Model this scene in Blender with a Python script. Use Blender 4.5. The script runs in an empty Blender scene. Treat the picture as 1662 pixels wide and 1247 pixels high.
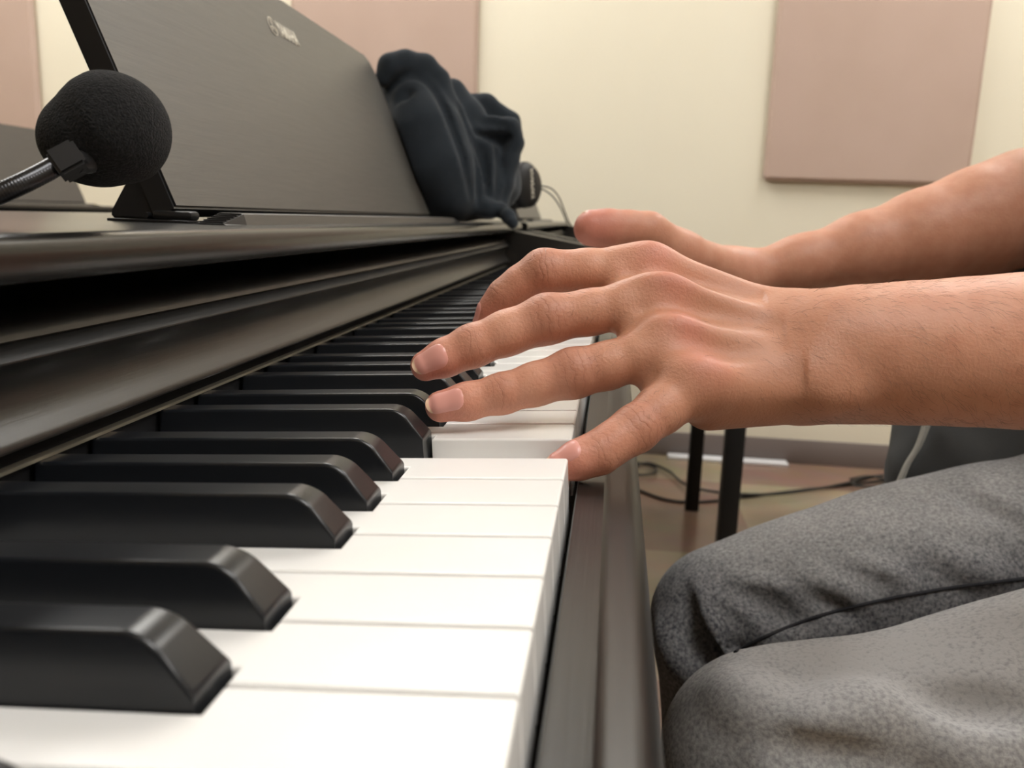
import bpy, bmesh, math, random
import numpy as np
from mathutils import Vector, Matrix, Euler

random.seed(7); RNG = np.random.default_rng(5)
SC = bpy.context.scene
COL = SC.collection

# ------------------------------------------------------------------ camera
F, CX, CY = 1370.0, 831.0, 623.5
CAM = np.array([0.01096925, -0.12374711, 0.0758808])
YAW, PITCH, ROLL = [math.radians(a) for a in (6.49207171, 11.17534458, 2.0)]
TH = math.radians(3.73936526)          # rest tilt of the keys
_f = np.array([-math.sin(YAW)*math.cos(PITCH), math.cos(YAW)*math.cos(PITCH), -math.sin(PITCH)])
_r = np.array([math.cos(YAW), math.sin(YAW), 0.0])
_u = np.cross(_r, _f)
CR = math.cos(ROLL)*_r + math.sin(ROLL)*_u
CU = -math.sin(ROLL)*_r + math.cos(ROLL)*_u
CF = _f

def ray(x, y): return CF + (x-CX)/F*CR - (y-CY)/F*CU
def at(x, y, d): return CAM + d*ray(x, y)                       # photo measurement + distance -> point
def on(ax, v, x, y):
    q = ray(x, y); return CAM + (v-CAM[ax])/q[ax]*q

cam = bpy.data.cameras.new('camera'); camo = bpy.data.objects.new('camera', cam); COL.objects.link(camo)
cam.sensor_width = 36; cam.lens = 36*F/1662; cam.clip_start = 0.01; cam.clip_end = 50
M = Matrix(((CR[0], CU[0], -CF[0], CAM[0]), (CR[1], CU[1], -CF[1], CAM[1]), (CR[2], CU[2], -CF[2], CAM[2]), (0, 0, 0, 1)))
camo.matrix_world = M
cam.dof.use_dof = True; cam.dof.focus_distance = 0.315; cam.dof.aperture_fstop = 17
SC.camera = camo

# ------------------------------------------------------------------ materials
def srgb(r, g, b):
    return tuple(((c/255)/12.92 if c/255 <= .04045 else ((c/255+.055)/1.055)**2.4) for c in (r, g, b))
MATS = {}
def mat(name, col, rough=.5, spec=.5, metal=0, emit=None, estr=0, coat=0, sheen=0, sss=0,
        noise=None, bump=None, grain=None):
    """noise: (scale, amount, colour2) ; bump: (scale, strength, distance) ; grain: (vector scale, amount, colour2, bump)"""
    m = bpy.data.materials.new(name); m.use_nodes = True
    nt = m.node_tree; b = nt.nodes['Principled BSDF']; N = nt.nodes; L = nt.links
    c = (*col, 1)
    b.inputs['Base Color'].default_value = c
    b.inputs['Roughness'].default_value = rough
    b.inputs['Specular IOR Level'].default_value = spec
    b.inputs['Metallic'].default_value = metal
    b.inputs['Coat Weight'].default_value = coat
    b.inputs['Coat Roughness'].default_value = .15
    b.inputs['Sheen Weight'].default_value = sheen
    b.inputs['Subsurface Weight'].default_value = sss
    if emit:
        b.inputs['Emission Color'].default_value = (*emit, 1); b.inputs['Emission Strength'].default_value = estr
    tc = N.new('ShaderNodeTexCoord')
    colour_out = None
    if noise:
        n = N.new('ShaderNodeTexNoise'); n.inputs['Scale'].default_value = noise[0]; n.inputs['Detail'].default_value = 5
        L.new(tc.outputs['Object'], n.inputs['Vector'])
        mx = N.new('ShaderNodeMix'); mx.data_type = 'RGBA'
        mx.inputs['A'].default_value = c; mx.inputs['B'].default_value = (*noise[2], 1)
        rmp = N.new('ShaderNodeMapRange'); rmp.inputs['From Min'].default_value = .35; rmp.inputs['From Max'].default_value = .65
        rmp.inputs['To Max'].default_value = noise[1]
        L.new(n.outputs['Fac'], rmp.inputs['Value']); L.new(rmp.outputs['Result'], mx.inputs['Factor'])
        colour_out = mx.outputs['Result']
    hgt = None
    if grain:
        mp = N.new('ShaderNodeMapping'); mp.inputs['Scale'].default_value = grain[0]
        L.new(tc.outputs['Object'], mp.inputs['Vector'])
        n = N.new('ShaderNodeTexNoise'); n.inputs['Scale'].default_value = 1; n.inputs['Detail'].default_value = 6; n.inputs['Roughness'].default_value = .7
        L.new(mp.outputs['Vector'], n.inputs['Vector'])
        rmp = N.new('ShaderNodeMapRange'); rmp.inputs['From Min'].default_value = .35; rmp.inputs['From Max'].default_value = .7
        rmp.inputs['To Max'].default_value = grain[1]
        L.new(n.outputs['Fac'], rmp.inputs['Value'])
        mx = N.new('ShaderNodeMix'); mx.data_type = 'RGBA'
        mx.inputs['A'].default_value = c; mx.inputs['B'].default_value = (*grain[2], 1)
        if colour_out: L.new(colour_out, mx.inputs['A'])
        L.new(rmp.outputs['Result'], mx.inputs['Factor'])
        colour_out = mx.outputs['Result']
        bp = N.new('ShaderNodeBump'); bp.inputs['Strength'].default_value = grain[3]; bp.inputs['Distance'].default_value = .0003
        L.new(n.outputs['Fac'], bp.inputs['Height']); hgt = bp
    if colour_out: L.new(colour_out, b.inputs['Base Color'])
    if bump:
        n = N.new('ShaderNodeTexNoise'); n.inputs['Scale'].default_value = bump[0]; n.inputs['Detail'].default_value = 4
        L.new(tc.outputs['Object'], n.inputs['Vector'])
        bp = N.new('ShaderNodeBump'); bp.inputs['Strength'].default_value = bump[1]; bp.inputs['Distance'].default_value = bump[2]
        L.new(n.outputs['Fac'], bp.inputs['Height'])
        if hgt: L.new(hgt.outputs['Normal'], bp.inputs['Normal'])
        hgt = bp
    if hgt: L.new(hgt.outputs['Normal'], b.inputs['Normal'])
    MATS[name] = m
    return m

WOOD = mat('dark_wood', (.0075, .0070, .0062), .33, .6, grain=((500, 14, 500), .6, (.020, .018, .0155), .35))
TOPW = mat('polished_dark_wood', (.0075, .0070, .0062), .24, .5, grain=((500, 14, 500), .6, (.018, .0165, .0145), .12))
DESKW = mat('desk_wood', (.062, .058, .051), .42, .6, grain=((420, 22, 420), .6, (.095, .089, .078), .5))  # tone lightened to paint in the grazing sheen
BLACKP = mat('black_plastic', (.007, .007, .008), .5, .35)
KEYB = mat('black_key_resin', (.0075, .0085, .0105), .30, .5, bump=(900, .04, .0003))
KEYW = mat('white_key_resin', (.83, .82, .80), .22, .5, noise=(90, .10, (.80, .76, .69)))
FELT = mat('dark_felt', (.008, .008, .009), .9, .2)
BRASS = mat('dull_metal_strip', (.33, .30, .23), .35, .5, metal=.6)
CHROME = mat('steel', (.55, .55, .55), .25, .5, metal=1)
SILVER = mat('silver_print', (.72, .68, .58), .45, .5)
FOAM = mat('foam', (.0125, .0125, .013), .95, .1, sheen=.05, noise=(900, .8, (.026, .026, .0265)), bump=(1500, .9, .0012))
RUBBER = mat('rubber', (.015, .015, .016), .45, .4)
GOOSE = mat('gooseneck_metal', (.05, .05, .053), .30, .5, metal=.9)
NAVY = mat('navy_fleece', (.021, .027, .034), .92, .12, sheen=.10, noise=(60, .5, (.027, .034, .042)), bump=(700, .35, .0008))
WALLM = mat('painted_wall', srgb(233, 226, 206), .75, .2, noise=(3, .25, srgb(229, 221, 200)), bump=(220, .12, .001))
WALLD = mat('taupe_wall', srgb(186, 176, 160), .8, .2, bump=(220, .12, .001))  # for the unseen walls, toned darker to cut bounce light
PANELM = mat('panel_fabric', srgb(191, 168, 155), .95, .1, noise=(5, .5, srgb(184, 161, 147)), bump=(900, .5, .001))
BASEM = mat('vinyl_base', srgb(122, 112, 108), .5, .4)
CEILM = mat('ceiling_tile', srgb(232, 228, 218), .9, .1, bump=(300, .3, .002))
LAMPM = mat('light_diffuser', (1, 1, 1), .5, .2, emit=(1, .985, .955), estr=12.6)
LFRAME = mat('white_metal', (.75, .74, .72), .4, .4)
CABLE = mat('cable_rubber', (.022, .021, .02), .5, .4)
STOOL = mat('black_lacquer', (.006, .006, .006), .5, .3)
VINYL = mat('black_vinyl', (.010, .010, .010), .4, .4, bump=(300, .2, .001))
GLAREM = mat('white_plastic', (.80, .80, .82), .35, .5)
NAIL = mat('nail', srgb(222, 158, 146), .30, .5, sss=.0)
NAILTIP = mat('nail_tip', srgb(226, 190, 160), .35, .5)
SHIRT = mat('grey_jersey', (.055, .056, .055), .95, .1, sheen=.1, bump=(900, .3, .0006))
SHIRTHEM = mat('pale_jersey', (.36, .35, .31), .95, .1, bump=(900, .3, .0006))
HAIRM = mat('dark_hair', (.012, .009, .007), .5, .4)
SEAMM = mat('denim_seam', (.040, .040, .044), .9, .1)

def floor_mat():
    m = bpy.data.materials.new('floor_tile'); m.use_nodes = True
    nt = m.node_tree; N = nt.nodes; L = nt.links; b = N['Principled BSDF']
    tc = N.new('ShaderNodeTexCoord')
    mp = N.new('ShaderNodeMapping'); mp.inputs['Location'].default_value = (.10, .14, 0)
    L.new(tc.outputs['Object'], mp.inputs['Vector'])
    ck = N.new('ShaderNodeTexChecker'); ck.inputs['Scale'].default_value = 1/.61
    ck.inputs['Color1'].default_value = (*srgb(150, 122, 106), 1); ck.inputs['Color2'].default_value = (*srgb(166, 150, 126), 1)
    L.new(mp.outputs['Vector'], ck.inputs['Vector'])
    n = N.new('ShaderNodeTexNoise'); n.inputs['Scale'].default_value = 9; n.inputs['Detail'].default_value = 7
    L.new(tc.outputs['Object'], n.inputs['Vector'])
    mx = N.new('ShaderNodeMix'); mx.data_type = 'RGBA'; mx.blend_type = 'MULTIPLY'; mx.inputs['Factor'].default_value = .35
    L.new(ck.outputs['Color'], mx.inputs['A']); L.new(n.outputs['Color'], mx.inputs['B'])
    L.new(mx.outputs['Result'], b.inputs['Base Color'])
    b.inputs['Roughness'].default_value = .22; b.inputs['Specular IOR Level'].default_value = .45
    return m
FLOORM = floor_mat()

def skin_mat():
    m = bpy.data.materials.new('skin'); m.use_nodes = True
    nt = m.node_tree; N = nt.nodes; L = nt.links; b = N['Principled BSDF']
    tc = N.new('ShaderNodeTexCoord')
    n1 = N.new('ShaderNodeTexNoise'); n1.inputs['Scale'].default_value = 110; n1.inputs['Detail'].default_value = 6
    n2 = N.new('ShaderNodeTexNoise'); n2.inputs['Scale'].default_value = 900; n2.inputs['Detail'].default_value = 3
    for n in (n1, n2): L.new(tc.outputs['Object'], n.inputs['Vector'])
    base = N.new('ShaderNodeMix'); base.data_type = 'RGBA'
    base.inputs['A'].default_value = (*srgb(212, 156, 129), 1); base.inputs['B'].default_value = (*srgb(204, 145, 118), 1)
    mr = N.new('ShaderNodeMapRange'); mr.inputs['From Min'].default_value = .35; mr.inputs['From Max'].default_value = .65
    L.new(n1.outputs['Fac'], mr.inputs['Value']); L.new(mr.outputs['Result'], base.inputs['Factor'])
    red = N.new('ShaderNodeAttribute'); red.attribute_name = 'flush'
    rmix = N.new('ShaderNodeMix'); rmix.data_type = 'RGBA'; rmix.inputs['B'].default_value = (*srgb(205, 125, 110), 1)
    L.new(red.outputs['Fac'], rmix.inputs['Factor'])
    # creases across the joints (axial coordinate along the finger, masked to the joint)
    tn = N.new('ShaderNodeAttribute'); tn.attribute_name = 'tan'  # shading painted into the skin on the back of the hand
    tmix = N.new('ShaderNodeMix'); tmix.data_type = 'RGBA'; tmix.inputs['B'].default_value = (*srgb(180, 128, 100), 1)
    L.new(tn.outputs['Fac'], tmix.inputs['Factor']); L.new(base.outputs['Result'], tmix.inputs['A']); L.new(tmix.outputs['Result'], rmix.inputs['A'])
    ax = N.new('ShaderNodeAttribute'); ax.attribute_name = 'axial'
    mk = N.new('ShaderNodeAttribute'); mk.attribute_name = 'crease'
    wob = N.new('ShaderNodeMath'); wob.operation = 'MULTIPLY_ADD'; wob.inputs[1].default_value = 8.0
    n3 = N.new('ShaderNodeTexNoise'); n3.inputs['Scale'].default_value = 160; L.new(tc.outputs['Object'], n3.inputs['Vector'])
    L.new(n3.outputs['Fac'], wob.inputs[0]); 
    sc = N.new('ShaderNodeMath'); sc.operation = 'MULTIPLY'; sc.inputs[1].default_value = 1.0
    L.new(ax.outputs['Fac'], sc.inputs[0]); L.new(sc.outputs[0], wob.inputs[2])
    sn = N.new('ShaderNodeMath'); sn.operation = 'SINE'; L.new(wob.outputs[0], sn.inputs[0])
    ab = N.new('ShaderNodeMath'); ab.operation = 'ABSOLUTE'; L.new(sn.outputs[0], ab.inputs[0])
    pw = N.new('ShaderNodeMath'); pw.operation = 'POWER'; pw.inputs[1].default_value = .22; L.new(ab.outputs[0], pw.inputs[0])
    inv = N.new('ShaderNodeMath'); inv.operation = 'SUBTRACT'; inv.inputs[0].default_value = 1; L.new(pw.outputs[0], inv.inputs[1])
    cm = N.new('ShaderNodeMath'); cm.operation = 'MULTIPLY'; L.new(inv.outputs[0], cm.inputs[0]); L.new(mk.outputs['Fac'], cm.inputs[1])
    dk = N.new('ShaderNodeMix'); dk.data_type = 'RGBA'; dk.inputs['B'].default_value = (*srgb(140, 82, 62), 1)
    cmf = N.new('ShaderNodeMath'); cmf.operation = 'MULTIPLY'; cmf.inputs[1].default_value = .55; L.new(cm.outputs[0], cmf.inputs[0])
    L.new(cmf.outputs[0], dk.inputs['Factor'])
    jt = N.new('ShaderNodeMix'); jt.data_type = 'RGBA'; jt.inputs['B'].default_value = (*srgb(166, 112, 88), 1)
    jf = N.new('ShaderNodeMath'); jf.operation = 'MULTIPLY'; jf.inputs[1].default_value = .55
    L.new(mk.outputs['Fac'], jf.inputs[0]); L.new(jf.outputs[0], jt.inputs['Factor']); L.new(rmix.outputs['Result'], jt.inputs['A'])
    L.new(jt.outputs['Result'], dk.inputs['A'])
    L.new(dk.outputs['Result'], b.inputs['Base Color'])
    hs = N.new('ShaderNodeMath'); hs.operation = 'MULTIPLY_ADD'; hs.inputs[1].default_value = -1.0
    L.new(cm.outputs[0], hs.inputs[0]); L.new(n2.outputs['Fac'], hs.inputs[2])
    bp = N.new('ShaderNodeBump'); bp.inputs['Strength'].default_value = .45; bp.inputs['Distance'].default_value = .0005
    L.new(hs.outputs[0], bp.inputs['Height']); L.new(bp.outputs['Normal'], b.inputs['Normal'])
    b.inputs['Roughness'].default_value = .48; b.inputs['Specular IOR Level'].default_value = .4
    b.inputs['Subsurface Weight'].default_value = .12
    b.inputs['Subsurface Radius'].default_value = (1, .35, .2); b.inputs['Subsurface Scale'].default_value = .004
    return m
SKIN = skin_mat()

def denim_mat():
    m = bpy.data.materials.new('grey_denim'); m.use_nodes = True
    nt = m.node_tree; N = nt.nodes; L = nt.links; b = N['Principled BSDF']
    tc = N.new('ShaderNodeTexCoord')
    fade_light = N.new('ShaderNodeAttribute'); fade_light.attribute_name = 'fade'
    n1 = N.new('ShaderNodeTexNoise'); n1.inputs['Scale'].default_value = 26; n1.inputs['Detail'].default_value = 6
    n2 = N.new('ShaderNodeTexNoise'); n2.inputs['Scale'].default_value = 480; n2.inputs['Detail'].default_value = 4
    for n in (n1, n2): L.new(tc.outputs['Object'], n.inputs['Vector'])
    ad = N.new('ShaderNodeMath'); ad.operation = 'MULTIPLY_ADD'; ad.inputs[1].default_value = .55
    L.new(n1.outputs['Fac'], ad.inputs[0]); L.new(fade_light.outputs['Fac'], ad.inputs[2])
    ad2 = N.new('ShaderNodeMath'); ad2.operation = 'MULTIPLY_ADD'; ad2.inputs[1].default_value = 1.5
    L.new(n2.outputs['Fac'], ad2.inputs[0]); L.new(ad.outputs[0], ad2.inputs[2])
    mr = N.new('ShaderNodeMapRange'); mr.inputs['From Min'].default_value = .80; mr.inputs['From Max'].default_value = 1.92
    L.new(ad2.outputs[0], mr.inputs['Value'])
    mx = N.new('ShaderNodeMix'); mx.data_type = 'RGBA'
    mx.inputs['A'].default_value = (*srgb(66, 67, 72), 1); mx.inputs['B'].default_value = (*srgb(176, 175, 174), 1)
    L.new(mr.outputs['Result'], mx.inputs['Factor']); L.new(mx.outputs['Result'], b.inputs['Base Color'])
    bp = N.new('ShaderNodeBump'); bp.inputs['Strength'].default_value = .5; bp.inputs['Distance'].default_value = .0006
    L.new(n2.outputs['Fac'], bp.inputs['Height']); L.new(bp.outputs['Normal'], b.inputs['Normal'])
    b.inputs['Roughness'].default_value = .95; b.inputs['Specular IOR Level'].default_value = .1
    b.inputs['Sheen Weight'].default_value = .1
    return m
DENIM = denim_mat()

# ------------------------------------------------------------------ object helpers
def thing(name, label, cat, loc=(0, 0, 0), group=None):
    o = bpy.data.objects.new(name, None); COL.objects.link(o)
    o.location = loc; o.empty_display_size = .02
    o['label'] = label; o['category'] = cat
    if group: o['group'] = group
    return o
def tag(o, label, cat, group=None):
    o['label'] = label; o['category'] = cat
    if group: o['group'] = group
    return o
WORLD = {}
def wloc(o): return Vector(o.location) + (wloc(o.parent) if o.parent else Vector((0, 0, 0)))
def link(name, me, m, parent=None, smooth=None):
    """me in world coordinates; the origin is moved to the mesh's centre"""
    co = np.empty(len(me.vertices)*3); me.vertices.foreach_get('co', co); co = co.reshape(-1, 3)
    c = (co.min(0)+co.max(0))/2
    me.vertices.foreach_set('co', (co-c).ravel()); me.update()
    o = bpy.data.objects.new(name, me); COL.objects.link(o)
    if m: me.materials.append(m)
    o.location = Vector(c)
    if parent: o.parent = parent; o.location = Vector(c)-wloc(parent)
    if smooth is not None:
        for p in me.polygons: p.use_smooth = True
        if smooth < 179:
            try: me.set_sharp_from_angle(angle=math.radians(smooth))
            except Exception: pass
    return o
def struct(o): o['kind'] = 'structure'; return o
def bm_link(name, bm, m, parent=None, smooth=None):
    bmesh.ops.recalc_face_normals(bm, faces=bm.faces[:])
    me = bpy.data.meshes.new(name); bm.to_mesh(me); bm.free()
    return link(name, me, m, parent, smooth)
def add_box(bm, lo, hi, bev=0, seg=2):
    t = bmesh.new(); bmesh.ops.create_cube(t, size=1)
    for v in t.verts: v.co = Vector([lo[i]+(v.co[i]+.5)*(hi[i]-lo[i]) for i in range(3)])
    if bev: bmesh.ops.bevel(t, geom=t.edges[:], offset=bev, segments=seg, affect='EDGES', profile=.5)
    merge(bm, t)
def merge(bm, t):
    me = bpy.data.meshes.new('t'); t.to_mesh(me); t.free(); bm.from_mesh(me); bpy.data.meshes.remove(me)
def box(name, lo, hi, m, parent=None, bev=0, seg=2):
    bm = bmesh.new(); add_box(bm, lo, hi, bev, seg); return bm_link(name, bm, m, parent, 40 if bev else None)
def prism_y(bm, prof, y0, y1):
    """closed (x,z) outline extruded along y"""
    a = [bm.verts.new((x, y0, z)) for x, z in prof]; b = [bm.verts.new((x, y1, z)) for x, z in prof]
    n = len(prof)
    for i in range(n): bm.faces.new((a[i], a[(i+1) % n], b[(i+1) % n], b[i]))
    bm.faces.new(a); bm.faces.new(b[::-1])
def add_tube(bm, pts, rad, n=10, cap=True):
    pts = [Vector(p) for p in pts]; rings = []
    up = None
    for i, p in enumerate(pts):
        t = (pts[min(i+1, len(pts)-1)]-pts[max(i-1, 0)]).normalized()
        if up is None:
            up = t.orthogonal().normalized()
        up = (up-t*up.dot(t)).normalized(); s = t.cross(up)
        r = rad[i] if hasattr(rad, '__len__') else rad
        rings.append([bm.verts.new(p+(up*math.cos(2*math.pi*k/n)+s*math.sin(2*math.pi*k/n))*r) for k in range(n)])
    for a, b in zip(rings, rings[1:]):
        for k in range(n): bm.faces.new((a[k], a[(k+1) % n], b[(k+1) % n], b[k]))
    if cap: bm.faces.new(rings[0][::-1]); bm.faces.new(rings[-1])
def spline(P, n=8):
    P = [np.array(p, float) for p in P]; out = []
    Q = [2*P[0]-P[1]]+P+[2*P[-1]-P[-2]]
    for i in range(1, len(Q)-2):
        a, b, c, d = Q[i-1:i+3]
        for k in range(n):
            t = k/n
            out.append(.5*((2*b)+(-a+c)*t+(2*a-5*b+4*c-d)*t*t+(-a+3*b-3*c+d)*t**3))
    out.append(P[-1]); return out
def tube(name, pts, rad, m, parent=None, n=10):
    bm = bmesh.new(); add_tube(bm, pts, rad, n); return bm_link(name, bm, m, parent, 60)
def add_lathe(bm, prof, origin, axis, n=32):
    """prof: (radius, height along axis)"""
    ax = Vector(axis).normalized(); u = ax.orthogonal().normalized(); w = ax.cross(u); o = Vector(origin); rings = []
    for r, h in prof:
        rings.append([bm.verts.new(o+ax*h+(u*math.cos(2*math.pi*k/n)+w*math.sin(2*math.pi*k/n))*max(r, 1e-5)) for k in range(n)])
    for a, b in zip(rings, rings[1:]):
        for k in range(n): bm.faces.new((a[k], a[(k+1) % n], b[(k+1) % n], b[k]))
    bm.faces.new(rings[0][::-1]); bm.faces.new(rings[-1])
def text_mesh(name, s, size, origin, ux, uy, m, parent, depth=.0004, spacing=1.0, bold=0, width=None):
    cu = bpy.data.curves.new('t', 'FONT'); cu.body = s; cu.size = size; cu.extrude = depth; cu.align_x = 'CENTER'; cu.align_y = 'CENTER'
    cu.space_character = spacing; cu.offset = bold; cu.resolution_u = 3
    o = bpy.data.objects.new('t', cu); COL.objects.link(o)
    bpy.context.view_layer.update()
    me = bpy.data.meshes.new_from_object(o.evaluated_get(bpy.context.evaluated_depsgraph_get()))
    bpy.data.objects.remove(o); bpy.data.curves.remove(cu)
    if width:
        xs = [v.co.x for v in me.vertices]; k = width/(max(xs)-min(xs))
        for v in me.vertices: v.co.x *= k
    ux = Vector(ux).normalized(); uy = Vector(uy).normalized(); uz = ux.cross(uy)
    for v in me.vertices: v.co = Vector(origin)+ux*v.co.x+uy*v.co.y+uz*(v.co.z+depth)
    me.materials.clear()
    return link(name, me, m, parent)

# ------------------------------------------------------------------ signed-distance modelling (smooth organic surfaces)
def cone_d(P, a, b, ra, rb):
    ba = b-a; pa = P-a
    h = np.clip((pa@ba)/max(ba@ba, 1e-12), 0, 1)
    return np.linalg.norm(pa-h[..., None]*ba, axis=-1)-(ra+(rb-ra)*h)
def smin(a, b, k):
    if k <= 0: return np.minimum(a, b)
    h = np.maximum(k-np.abs(a-b), 0)/k
    return np.minimum(a, b)-h*h*k*.25
class Field:
    def __init__(s, lo, hi, vox):
        s.lo = np.array(lo, float); s.vox = vox
        s.n = np.ceil((np.array(hi)-s.lo)/vox).astype(int)+1
        s.v = np.full(s.n, .5, np.float32)
        s.ax = [s.lo[i]+vox*np.arange(s.n[i]) for i in range(3)]
    def box(s, lo, hi):
        i0 = np.clip(np.floor((lo-s.lo)/s.vox).astype(int), 0, s.n); i1 = np.clip(np.ceil((hi-s.lo)/s.vox).astype(int)+1, 0, s.n)
        if (i1 <= i0).any(): return None, None
        sl = tuple(slice(i0[i], i1[i]) for i in range(3))
        g = np.stack(np.meshgrid(*[s.ax[i][sl[i]] for i in range(3)], indexing='ij'), -1)
        return sl, g
    def cone(s, a, b, ra, rb, k):
        a = np.array(a, float); b = np.array(b, float); R = max(ra, rb)+k+3*s.vox
        sl, g = s.box(np.minimum(a, b)-R, np.maximum(a, b)+R)
        if sl is None: return
        s.v[sl] = smin(s.v[sl], cone_d(g, a, b, ra, rb).astype(np.float32), k)
    def chain(s, pts, k):
        for (a, ra), (b, rb) in zip(pts, pts[1:]): s.cone(a, b, ra, rb, k)
    def ellipsoid(s, c, ax, r, k, carve=False):
        """c centre, ax 3x3 rows unit axes, r radii"""
        c = np.array(c, float); A = np.array(ax, float); r = np.array(r, float); R = r.max()+k+3*s.vox
        sl, g = s.box(c-R, c+R)
        if sl is None: return
        q = (g-c)@A.T/r; l = np.linalg.norm(q, axis=-1)
        d = ((l-1)*r.min()).astype(np.float32)
        if carve: s.v[sl] = -smin(-s.v[sl], d, k)
        else: s.v[sl] = smin(s.v[sl], d, k)
    def union(s, other, k): s.v = smin(s.v, other.v, k)
    def mesh(s, name, smooth=2):
        v = s.v; ins = v < 0
        n = np.array(v.shape)-1
        cs = np.zeros(n, np.int8)
        for dx in (0, 1):
            for dy in (0, 1):
                for dz in (0, 1): cs += ins[dx:dx+n[0], dy:dy+n[1], dz:dz+n[2]]
        act = np.argwhere((cs > 0) & (cs < 8))
        idx = np.full(n, -1, np.int64); idx[tuple(act.T)] = np.arange(len(act))
        acc = np.zeros((len(act), 3)); cnt = np.zeros(len(act))
        corners = [(dx, dy, dz) for dx in (0, 1) for dy in (0, 1) for dz in (0, 1)]
        cv = {c: v[act[:, 0]+c[0], act[:, 1]+c[1], act[:, 2]+c[2]].astype(float) for c in corners}
        for c in corners:
            for a in range(3):
                if c[a]: continue
                e = list(c); e[a] = 1; e = tuple(e)
                m = (cv[c] < 0) != (cv[e] < 0)
                t = cv[c][m]/(cv[c][m]-cv[e][m])
                p = np.tile(np.array(c, float), (m.sum(), 1)); p[:, a] += t
                acc[m] += p; cnt[m] += 1
        co = s.lo+s.vox*(act+acc/cnt[:, None])
        quads = []
        for a in range(3):
            b, c = (a+1) % 3, (a+2) % 3
            s0 = [slice(None)]*3; s1 = [slice(None)]*3; s0[a] = slice(0, -1); s1[a] = slice(1, None)
            i0 = ins[tuple(s0)]; i1 = ins[tuple(s1)]
            e = np.argwhere(i0 != i1)
            e = e[(e[:, b] > 0) & (e[:, c] > 0) & (e[:, b] < n[b]) & (e[:, c] < n[c])]
            flip = i0[tuple(e.T)]
            def cell(db, dc):
                q = e.copy(); q[:, b] += db; q[:, c] += dc; return idx[tuple(q.T)]
            q = np.stack([cell(-1, -1), cell(0, -1), cell(0, 0), cell(-1, 0)], 1)
            q[~flip] = q[~flip][:, ::-1]
            quads.append(q)
        Q = np.concatenate(quads)
        Q = Q[(Q >= 0).all(1)]
        # Taubin smoothing
        E = np.concatenate([Q[:, [0, 1]], Q[:, [1, 2]], Q[:, [2, 3]], Q[:, [3, 0]]]); 
        deg = np.bincount(E.ravel(), minlength=len(co)).astype(float); deg[deg == 0] = 1
        for it in range(smooth):
            for w in (.5, -.52):
                acc = np.zeros_like(co)
                for i in range(3):
                    acc[:, i] = np.bincount(E[:, 0], co[E[:, 1], i], len(co))+np.bincount(E[:, 1], co[E[:, 0], i], len(co))
                co = co+w*(acc/deg[:, None]-co)
        me = bpy.data.meshes.new(name)
        me.vertices.add(len(co)); me.vertices.foreach_set('co', co.ravel())
        me.loops.add(len(Q)*4); me.loops.foreach_set('vertex_index', Q.ravel().astype(np.int32))
        me.polygons.add(len(Q)); me.polygons.foreach_set('loop_start', np.arange(0, len(Q)*4, 4, dtype=np.int32))
        me.polygons.foreach_set('use_smooth', np.ones(len(Q), bool))
        me.update(calc_edges=True); me.validate()
        return me, co
def attr(me, name, val):
    a = me.attributes.new(name, 'FLOAT', 'POINT'); a.data.foreach_set('value', np.asarray(val, np.float32))

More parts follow.
